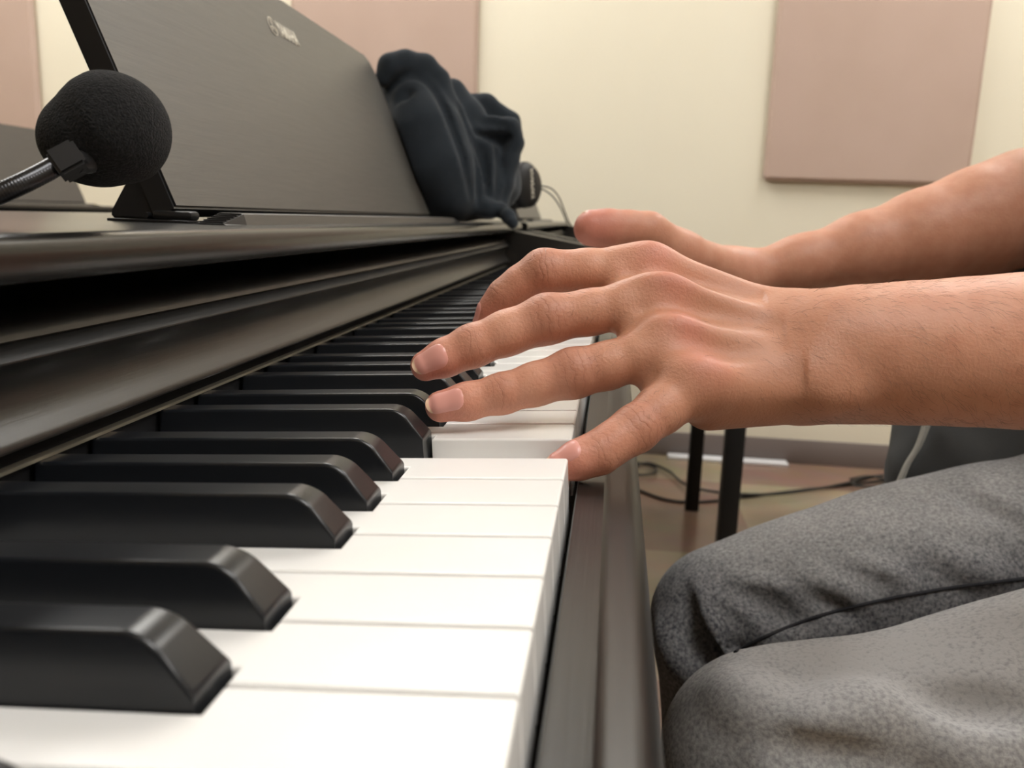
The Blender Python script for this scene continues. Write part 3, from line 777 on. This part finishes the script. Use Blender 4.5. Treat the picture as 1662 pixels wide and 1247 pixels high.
p = LH['middle'][0][0]; nail(LH['middle'], toward(p, .30), .0148, .0054, .0100)
p = LH['pinky'][0][0]; nail(LH['pinky'], toward(p, 1.6), .0125, .0044, .0085)
p = LH['index'][0][0]; nail(LH['index'], unit(np.array((-1.0, -.25, .45))), .0130, .0046, .0070)
p = RH['thumb'][0][0]; nail(RH['thumb'], unit(np.array((-.25, .1, 1.))), .0155, .0068, .0090)
# --- jeans
jn = Field((-.03, .06, -.66), (.78, .70, .02), .0042)
def jc(P): return [np.array(q, float) for q in P]
jn.chain(legL, .012); 
B = Field(jn.lo, (.78, .70, .02), .0042); B.n = jn.n; B.v = np.full(jn.n, .5, np.float32); B.ax = jn.ax
B.chain(legR, .012)
# shins
B.chain(SHN[1][:4], .015)
jn.chain(SHN[0][:4], .015)
# folds: ridges running from the back of the knee over the inner thigh
def ridge(Fd, pts, r, k=.009): 
    for a, b in zip(pts, pts[1:]): Fd.cone(a, b, r, r*.8, k)
def onleg(ch, x, y, dz=0): return None
def surf(Fd, x, y, d0, d1, n=400):
    """first point of the field met by the sight line"""
    ds = np.linspace(d0, d1, n); P = CAM+ds[:, None]*ray(x, y)
    ix = np.clip(((P-Fd.lo)/Fd.vox).round().astype(int), 0, Fd.n-1)
    v = Fd.v[tuple(ix.T)]; h = np.nonzero(v < 0)[0]
    return P[h[0]] if len(h) else P[-1]
def fold(Fd, px, r, sink, d0, d1, k=.008, carve=False):
    pts = [surf(Fd, x, y, d0, d1) for x, y in px]
    pts = spline(pts, 4); vd = unit(CAM-pts[len(pts)//2])
    for i, (a, b) in enumerate(zip(pts, pts[1:])):
        e = math.sin(math.pi*(i+.5)/(len(pts)-1))**.7
        off = -vd*sink if not carve else vd*sink
        if carve:
            c = (a+b)/2+off; ax = unit(b-a); n2 = unit(np.cross(ax, vd))
            Fd.ellipsoid(c, np.array([ax, n2, vd]), (np.linalg.norm(b-a)*1.3, r*(.4+.6*e), r*(.4+.6*e)), k, carve=True)
        else: Fd.cone(a+off, b+off, r*(.4+.6*e), r*(.4+.6*e), k)
for q in (((1130, 950), (1150, 1000), (1180, 1060), (1200, 1090)), ((1075, 1010), (1095, 1060), (1130, 1100), (1170, 1115)),
          ((1160, 985), (1215, 1015), (1250, 1035)), ((1200, 945), (1270, 965), (1330, 990)), ((1290, 935), (1350, 955), (1410, 978)), ((1380, 915), (1440, 940), (1470, 955)),
          ((1520, 900), (1580, 925), (1640, 935)), ((1240, 1045), (1300, 1035), (1380, 1020))):
    fold(B, q, .0075, .0042, .3, .75)
for q in (((1110, 960), (1120, 1010), (1150, 1070), (1185, 1105)), ((1150, 968), (1190, 1010), (1225, 1040)), ((1200, 965), (1260, 985), (1320, 1008)), ((1560, 800), (1600, 822), (1660, 850))):
    fold(B, q, .0058, .0030, .3, .75, .007, True)
for q in (((1100, 985), (1112, 1030), (1140, 1075)), ((1135, 1015), (1150, 1045), (1175, 1075)), ((1170, 1030), (1195, 1052), (1215, 1062)), ((1225, 990), (1262, 1003), (1290, 1012)), ((1300, 965), (1340, 980), (1375, 990)), ((1400, 935), (1440, 952), (1475, 962))):
    fold(B, q, .0042, .0018, .3, .75, .005, True)
jn.union(B, .006)
for q in (((1180, 1130), (1230, 1160), (1300, 1185)), ((1240, 1240), (1320, 1215), (1420, 1205)), ((1480, 1180), (1560, 1215), (1640, 1225)), ((1300, 1190), (1380, 1170), (1450, 1165))):
    fold(jn, q, .010, .0084, .25, .6, .014)
for q in (((1260, 1215), (1360, 1235), (1440, 1240)), ((1500, 1120), (1570, 1140), (1650, 1150))):
    fold(jn, q, .005, .0042, .25, .6, .010, True)
jn.cone(HIPL+(0, .03, .0), HIPR+(0, -.03, .0), .105, .105, .03)
me, co = jn.mesh('jeans', 2)
nrm = np.empty(len(me.vertices)*3); me.vertices.foreach_get('normal', nrm); 
fade_light = np.zeros(len(co))
for ch, w, rf_ in ((legL, .95, .072), (legR, .62, .05)):                     # washed thigh fronts; near leg paler still, light painted into the tone
    pts = [c for c, r in ch]
    for a, b in zip(pts[1:5], pts[2:6]):
        m = (a+b)/2+np.array((0, -.012, .055)); d = (co-m)*np.array((.55, 1.0, 1.0))
        fade_light = np.maximum(fade_light, w*np.exp(-(np.linalg.norm(d, axis=1)/rf_)**2))
attr(me, 'fade', fade_light)
jeans = link('jeans', me, DENIM, PER)
# inner seam of the far leg
sp = [(1184, 1068), (1205, 1052), (1260, 1026), (1330, 1000), (1420, 977), (1520, 958), (1600, 947), (1690, 936)]
from mathutils.bvhtree import BVHTree
bvt = BVHTree.FromPolygons([Vector(v.co)+jeans.location+Vector(PER.location) for v in jeans.data.vertices], [list(f.vertices) for f in jeans.data.polygons])
sp3 = []
for x, y in [tuple(q) for q in spline([np.array(q, float) for q in sp], 7)]:
    hit = bvt.ray_cast(Vector(CAM), Vector(ray(x, y)))[0]
    if hit is not None and (hit-Vector(CAM)).length > .47: sp3.append(np.array(hit)+unit(CAM-np.array(hit))*.0003)
tube('inner_seam', sp3, .0011, SEAMM, jeans, 8)
# shoes
for an in (ANL, ANR):
    c = an+np.array((-.05, 0, -.05))
    sf = Field(c-np.array((.20, .07, .045)), c+np.array((.16, .07, .12)), .004)
    sf.cone(an+(.02, 0, -.040), an+(-.13, 0, -.052), .046, .040, .02); sf.cone(an+(-.05, 0, -.045), an+(-.15, 0, -.056), .046, .034, .02)
    sf.cone(an+(0, 0, -.02), an+(.005, 0, .03), .046, .046, .02)
    me, co = sf.mesh('shoe', 2); co[:, 2] = np.maximum(co[:, 2], FLOOR_Z+.001); me.vertices.foreach_set('co', co.ravel()); me.update()
    link('shoe', me, RUBBER, PER)
# --- top
sh = Field((.20, .05, -.20), (.80, .70, .44), .006)
ST = [(PELV+(-.055, -.075, .02), CHE+(-.035, -.075, 0), .150, .135, .05), (PELV+(-.055, .075, .02), CHE+(-.035, .075, 0), .150, .135, .05),
      (CHE+(0, -.06, .05), SHO+(0, .02, .02), .095, .072, .05), (CHE+(0, .06, .05), RSHO+(0, -.02, .02), .095, .072, .05), (CHE+(0, 0, .05), NECK+(0, 0, -.03), .095, .066, .05),
      (SHO+(0, .01, .0), SHO*.55+ELB*.45, .072, .064, .02), (RSHO+(0, -.01, 0), RSHO*.50+RELB*.50, .072, .066, .02)]
for t in ST: sh.cone(np.array(t[0]), np.array(t[1]), *t[2:])
# the loose front hanging over the lap
hang = [(at(1590, 440, .66), .044), (at(1575, 560, .65), .046), (at(1560, 690, .64), .042), (at(1530, 770, .625), .040)]
sh.chain(hang, .02)
sh.chain([(p+np.array((.06, .0, 0)), r+.012) for p, r in hang], .03)
for q in (((1540, 700), (1560, 740), (1600, 775)), ((1600, 470), (1590, 560), (1575, 660)), ((1640, 690), (1620, 730), (1600, 770))):
    fold(sh, q, .010, .006, .3, 1.0, .012)
me, co = sh.mesh('top', 2)
top = link('top', me, SHIRT, PER)
hem = [(1506, 680), (1499, 700), (1488, 726), (1472, 752), (1460, 780), (1452, 800)]
hm = [at(x, y, .60) for x, y in hem]
bm = bmesh.new(); rows = []
hs = spline(hm, 5)
for i, p in enumerate(hs):
    tw = .3+.5*math.sin(i/len(hs)*3.0)
    wd = .0085; d1 = unit(CR+CF*tw); rows.append([bm.verts.new(p+d1*wd*(s-.5)+CF*(.002*math.sin(s*3.1))) for s in np.linspace(0, 1, 5)])
for a, b in zip(rows, rows[1:]):
    for j in range(4): bm.faces.new((a[j], a[j+1], b[j+1], b[j]))
ho = bm_link('hem', bm, SHIRTHEM, top, 180); ho['label'] = 'pale turned hem'
md = ho.modifiers.new('s', 'SOLIDIFY'); md.thickness = .003
# hair
hr = Field((.30, .22, .40), (.62, .52, .68), .005)
hr.ellipsoid(HEAD+(.022, 0, .045), I3, (.104, .086, .104), .02); hr.ellipsoid(HEAD+(.060, 0, -.005), I3, (.060, .076, .070), .02)
hr.ellipsoid(HEAD+(-.075, 0, -.035), I3, (.070, .090, .075), .01, carve=True)
me, co = hr.mesh('hair', 1); link('hair', me, HAIRM, PER)

# ------------------------------------------------------------------ hoodie thrown over the end of the music desk
hd = Field((-.46, .70, .050), (.02, 1.36, .34), .0032)
def HJ(x, y, d, r): return (at(x, y, d), r*d/F)
for c in ([(668, 150, .965, 36), (690, 215, .960, 55), (712, 275, .960, 56), (726, 318, .965, 42)],
          [(652, 128, .985, 28), (680, 170, .985, 48), (700, 240, .985, 62), (728, 310, .985, 50)]): hd.chain([HJ(*q) for q in c], .02)
hd.chain([HJ(*q) for q in [(622, 128, .945, 14), (634, 108, .945, 19), (658, 101, .95, 18), (690, 108, .96, 18), (712, 130, .965, 17), (735, 180, .965, 14), (755, 230, .968, 13), (768, 280, .97, 13), (775, 325, .975, 13)]], .008)
hd.chain([HJ(*q) for q in [(735, 150, 1.0, 22), (758, 190, 1.0, 26), (778, 250, 1.0, 30), (785, 320, 1.0, 26)]], .012)
hd.chain([HJ(*q) for q in [(765, 168, 1.02, 14), (790, 170, 1.02, 16), (812, 186, 1.02, 14), (828, 198, 1.02, 16), (838, 220, 1.02, 11)]], .006)
hd.chain([HJ(*q) for q in [(772, 205, 1.0, 13), (800, 205, .995, 15), (828, 208, .995, 16), (836, 232, 1.0, 14), (828, 262, 1.0, 14), (818, 300, 1.0, 15), (812, 330, 1.0, 14)]], .006)
hd.chain([HJ(*q) for q in [(760, 235, .995, 12), (785, 228, .985, 11), (798, 250, .985, 12), (800, 300, .985, 16), (790, 335, .99, 16)]], .005)
hd.chain([HJ(*q) for q in [(770, 200, 1.04, 34), (795, 240, 1.04, 40), (800, 300, 1.04, 40), (790, 325, 1.04, 30)]], .02)
hd.chain([HJ(*q) for q in [(745, 330, .97, 15), (790, 338, .975, 13), (815, 342, .98, 11), (826, 352, .965, 11), (832, 362, .955, 10)]], .006)
hd.chain([HJ(*q) for q in [(705, 330, .985, 20), (760, 334, .99, 20), (800, 338, .995, 16)]], .01)
hd.chain([HJ(*q) for q in [(640, 135, .975, 22), (655, 180, .975, 26), (668, 220, .975, 28), (690, 300, .98, 30), (705, 330, .98, 24)]], .012)
for q in (((628, 150), (648, 130), (668, 121), (690, 128), (706, 146), (722, 178), (742, 228), (758, 280), (766, 325)),):
    fold(hd, q, .0052, .0022, .8, 1.3, .004, True)
for q in (((748, 175), (765, 215), (776, 260), (778, 320)), ((780, 196), (800, 196), (818, 203)), ((790, 222), (806, 226), (822, 224)), ((806, 240), (812, 270), (808, 310)), ((770, 225), (782, 250), (788, 290)), ((640, 165), (655, 150), (668, 150))):
    fold(hd, q, .0058, .0025, .8, 1.3, .005, True)
me, co = hd.mesh('hoodie', 2)
# keep the cloth outside the desk and above the top board
ph = math.radians(22.9); nn = np.array((math.cos(ph), 0, math.sin(ph))); P0 = np.array((-.195, .5, .0749))
inz = (co[:, 1] < .823)
s = (co-P0)@nn
co2 = co.copy()
hid = inz & (s < .0025) & (s > -.05) & (co[:, 2] < .250)
co2[hid] += nn*(np.maximum(.0025-s[hid], 0))[:, None]
co2[:, 2] = np.where(co2[:, 0] < -.1352, np.maximum(co2[:, 2], TOP_Z+.0008), co2[:, 2])
me.vertices.foreach_set('co', co2.ravel()); me.update()
hood = link('hoodie', me, NAVY, None); tag(hood, 'dark navy hoodie heaped over the far end of the music desk', 'hoodie')

# ------------------------------------------------------------------ foam microphone on a gooseneck
MIC = thing('microphone', 'black foam-covered microphone on a thin gooseneck, in front of the music desk', 'microphone', (-.215, .045, TOP_Z))
mc = at(172, 210, .262)
ms = Field(mc-.035, mc+.035, .0011); px = .262/F
axm = unit(at(262, 190, .262)-at(95, 245, .262))
ms.cone(at(184, 209, .262), at(117, 228, .262), 80*px, 40*px, .008)
ms.cone(at(153, 215, .262), at(149, 218, .262), 66*px, 64*px, .010)
ms.cone(at(182, 213, .262), at(158, 230, .262), 78*px, 64*px, .008)
me, co = ms.mesh('foam', 2)
link('foam_windscreen', me, FOAM, MIC)
a = at(100, 262, .248); gx = unit(at(130, 250, .25)-at(70, 282, .247)); 
gs = [at(118, 252, .252), at(96, 266, .248), at(60, 286, .243), at(25, 303, .239), at(-15, 320, .236), at(-60, 334, .233)]
gs = spline(gs, 8)
endp = np.array(gs[-1]); base = np.array((-.222, .040, TOP_Z+.012))
gs += [endp+(base-endp)*.35+np.array((-.01, 0, .002)), endp+(base-endp)*.7+np.array((-.006, 0, .001)), base]
gs = spline(gs[::2], 6)
bm = bmesh.new(); rad = [.0030*(1+.02*math.sin(i*2.2)) for i in range(len(gs))]
add_tube(bm, gs, rad, 14); bm_link('gooseneck', bm, GOOSE, MIC, 60)
# clip at the foam's neck
bm = bmesh.new(); t = bmesh.new(); bmesh.ops.create_cube(t, size=1)
u1 = unit(np.cross(gx, CF)); w1 = np.cross(gx, u1)
R = Matrix((gx, u1, w1)).transposed()
for v in t.verts: v.co = Vector(at(112, 262, .2475))+R @ Vector((v.co.x*.0085, v.co.y*.0085, v.co.z*.0080))
bmesh.ops.bevel(t, geom=t.edges[:], offset=.0009, segments=2, affect='EDGES'); merge(bm, t)
add_tube(bm, [at(120, 264, .2475), at(150, 262, .255)], [.0034, .0036], 14)
bm_link('clip', bm, RUBBER, MIC, 40)
bm = bmesh.new(); add_lathe(bm, [(.026, 0), (.027, .002), (.026, .007), (.020, .011), (.006, .0125), (.005, .017), (.003, .018)], (base[0], base[1], TOP_Z+.0002), (0, 0, 1), 36)
bm_link('base', bm, BLACKP, MIC, 40)

# ------------------------------------------------------------------ headphones behind the hoodie
HP = thing('headphones', 'black headphones with a cord, resting at the far end beside the navy hoodie', 'headphones', (-.17, 1.20, TOP_Z))
hc = at(853, 300, 1.26); k = 1.26/F
ea = unit(np.array((.70, -.42, .10)))
def cup(c, sgn, nm, parent):
    bm = bmesh.new(); R = 37*k
    add_lathe(bm, [(R*.55, -.016), (R*.9, -.014), (R, -.006), (R*.98, .004), (R*.80, .010), (R*.3, .0125), (.001, .0125)], c, ea*sgn, 40)
    o = bm_link(nm, bm, BLACKP, parent, 50)
    bm = bmesh.new()
    u = Vector(ea).orthogonal().normalized(); w = Vector(ea).cross(u)
    n = 36; rr = R*.70; tr = .010; rings = []
    for i in range(n):
        a = 2*math.pi*i/n; d = u*math.cos(a)+w*math.sin(a); cc = Vector(c)+d*rr-Vector(ea)*sgn*.020
        rings.append([bm.verts.new(cc+d*tr*math.cos(b)+Vector(ea)*tr*math.sin(b)) for b in [2*math.pi*j/10 for j in range(10)]])
    for i in range(n):
        for j in range(10): bm.faces.new((rings[i][j], rings[(i+1) % n][j], rings[(i+1) % n][(j+1) % 10], rings[i][(j+1) % 10]))
    bm_link('ear_pad', bm, VINYL, o, 60)
    return o
c1 = cup(hc, 1, 'ear_cup', HP); c2p = hc-ea*.085+np.array((-.01, .02, .0)); cup(c2p, -1, 'ear_cup', HP)
uy = unit(np.array((0, 0, 1))-ea*ea[2]); ux = np.cross(uy, ea)
text_mesh('lettering', 'YAMAHA', .011, Vector(hc+ea*.0127), Vector(uy), Vector(-ux), SILVER, c1, .0002)
sd = unit(np.array((-.35, .5, .0)))
arc = [hc, hc+uy*.035+sd*.02, hc-ea*.015+uy*.05+sd*.07, hc-ea*.045+uy*.05+sd*.10, c2p+ea*.015+uy*.05+sd*.07, c2p+uy*.035+sd*.02, c2p]
arc = [p+np.array((0, 0, -.02)) for p in arc]
tube('headband', spline(arc, 6), .006, BLACKP, HP, 12)
tube('cord', spline([at(866, 300, 1.27), at(880, 302, 1.28), at(896, 307, 1.28), at(908, 322, 1.29), at(917, 345, 1.31), at(923, 360, 1.33), at(930, 372, 1.36), at(935, 395, 1.36)], 6), .0011, CABLE, HP, 8)
tube('cord', spline([at(866, 303, 1.27), at(884, 309, 1.275), at(898, 320, 1.28), at(910, 338, 1.30), at(920, 362, 1.33)], 6), .0011, CABLE, HP, 8)

# ------------------------------------------------------------------ the room
WY = 2.77; X_L, X_R, Y_B, C_Z = -3.2, 3.0, -2.4, 1.95
struct(box('floor', (X_L, Y_B, FLOOR_Z-.05), (X_R, WY, FLOOR_Z), FLOORM))
struct(box('ceiling', (X_L, Y_B, C_Z), (X_R, WY, C_Z+.05), CEILM))
struct(box('wall_far', (X_L-.1, WY, FLOOR_Z-.05), (X_R+.1, WY+.1, C_Z+.05), WALLM))
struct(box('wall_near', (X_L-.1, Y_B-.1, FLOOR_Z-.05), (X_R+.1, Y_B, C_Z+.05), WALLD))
struct(box('wall_left', (X_L-.1, Y_B, FLOOR_Z-.05), (X_L, WY, C_Z+.05), WALLM))
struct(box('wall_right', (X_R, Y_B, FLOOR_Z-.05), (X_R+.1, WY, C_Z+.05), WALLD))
struct(box('baseboard_far', (X_L, WY-.008, FLOOR_Z), (X_R, WY, FLOOR_Z+.085), BASEM, None, .003))
def panel(x0, x1, z0, z1, label):
    bm = bmesh.new(); add_box(bm, (x0, WY-.030, z0), (x1, WY-.002, z1), .012, 1)
    tag(bm_link('mounted_acoustic_panel', bm, PANELM, None, 25), label, 'wall panel', 'acoustic panels on the far wall')
a = on(1, WY-.03, 1239, 293); b = on(1, WY-.03, 1574, 296)
panel(a[0], b[0], a[2], 1.45, 'mauve fabric wall panel above the forearms, whole bottom edge in view')
PW = b[0]-a[0]
c = on(1, WY-.03, 776, 20)
panel(c[0]-PW, c[0], a[2], 1.45, 'mauve fabric wall panel rising behind the music desk and navy hoodie')
d = on(1, WY-.03, 52, 40)
panel(d[0]-PW, d[0], a[2], 1.45, 'mauve fabric wall panel behind the foam microphone, only its edge in view')
# ceiling lights
for i, (x, y) in enumerate(((.62, -.50), (-2.1, 1.75), (2.1, -.1), (-.7, 2.05), (1.2, 2.05))):
    t = thing('ceiling_light', 'recessed ceiling light %s' % ('behind the player, over the near end of the keyboard', 'in the far left corner of the room', 'above the right side of the room', 'near the far wall on the left', 'near the far wall on the right')[i], 'ceiling light', (x, y, C_Z), 'recessed ceiling lights')
    bm = bmesh.new()
    for lo, hi in (((x-.31, y-.61, C_Z-.012), (x-.28, y+.61, C_Z)), ((x+.28, y-.61, C_Z-.012), (x+.31, y+.61, C_Z)), ((x-.28, y-.61, C_Z-.012), (x+.28, y-.58, C_Z)), ((x-.28, y+.58, C_Z-.012), (x+.28, y+.61, C_Z))):
        add_box(bm, lo, hi)
    bm_link('frame', bm, LFRAME, t)
    box('diffuser', (x-.279, y-.579, C_Z-.006), (x+.279, y+.579, C_Z-.002), LAMPM, t)
# bench in front of the second piano
bx0, bx1, by0, by1 = .252, .97, 1.53, 2.225
t = thing('low_table', 'low black table on straight legs standing behind the hand, beyond the player', 'table', ((bx0+bx1)/2, (by0+by1)/2, FLOOR_Z))
for x in (bx0, bx1-.037):
    for y in (by0, by1-.037): box('leg', (x, y, FLOOR_Z), (x+.037, y+.037, -.235), STOOL, t, .002)
box('apron', (bx0, by0, -.250), (bx1, by1, -.215), STOOL, t, .002)
box('table_top', (bx0-.005, by0-.005, -.215), (bx1+.005, by1+.005, -.190), VINYL, t, .012)
t = thing('piano_bench', 'black cushioned piano bench the player sits on', 'bench', (.59, .37, FLOOR_Z))
for x in (.44, .70):
    for y in (.05, .65): box('leg', (x, y, FLOOR_Z), (x+.04, y+.04, -.335), STOOL, t, .002)
box('apron', (.43, .04, -.35), (.75, .70, -.308), STOOL, t, .002)
box('seat_pad', (.425, .035, -.308), (.755, .705, -.258), VINYL, t, .014)
# cables and a white strip standing in for glare on the floor
def fl(x, y, h=.004): q = on(2, FLOOR_Z+h, x, y); return q
tag(tube('cable', spline([fl(*p) for p in ((985, 770), (1040, 797), (1085, 812), (1140, 815), (1215, 806), (1290, 797), (1360, 789), (1420, 782), (1470, 778), (1530, 790))], 8), .0045, CABLE), 'dark cable in a long sweep across the floor behind the black table legs', 'cable', None)
tag(tube('cable', spline([fl(*p, .013) for p in ((990, 752), (1030, 752), (1060, 757), (1064, 766), (1040, 771), (1020, 765), (1050, 752), (1085, 765), (1110, 785), (1150, 797), (1230, 803), (1320, 795), (1440, 770))], 8), .0045, CABLE), 'dark cable with a loop lying close to the skirting', 'cable', None)
tag(tube('cable', spline([fl(*p, .022) for p in ((1380, 778), (1410, 773), (1440, 780), (1420, 790), (1385, 787), (1400, 776), (1450, 772), (1500, 785))], 8), .004, CABLE), 'short tangle of thin dark cable on the floor beside the knee', 'cable', None)
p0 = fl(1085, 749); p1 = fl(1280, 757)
tag(box('cable_cover', (p0[0], WY-.06, FLOOR_Z), (p1[0], WY-.012, FLOOR_Z+.012), GLAREM, None, .003), 'thin white strip lying on the floor along the skirting', 'cable cover')  # floor glare by the skirting, built as a white strip
w = bpy.data.worlds.new('world'); SC.world = w; w.use_nodes = True
w.node_tree.nodes['Background'].inputs['Color'].default_value = (.02, .02, .02, 1)

SC.view_settings.view_transform = 'Standard'; SC.view_settings.look = 'None'
SC.view_settings.exposure = 0.30; SC.view_settings.gamma = 1.0
SC.view_settings.use_curve_mapping = False
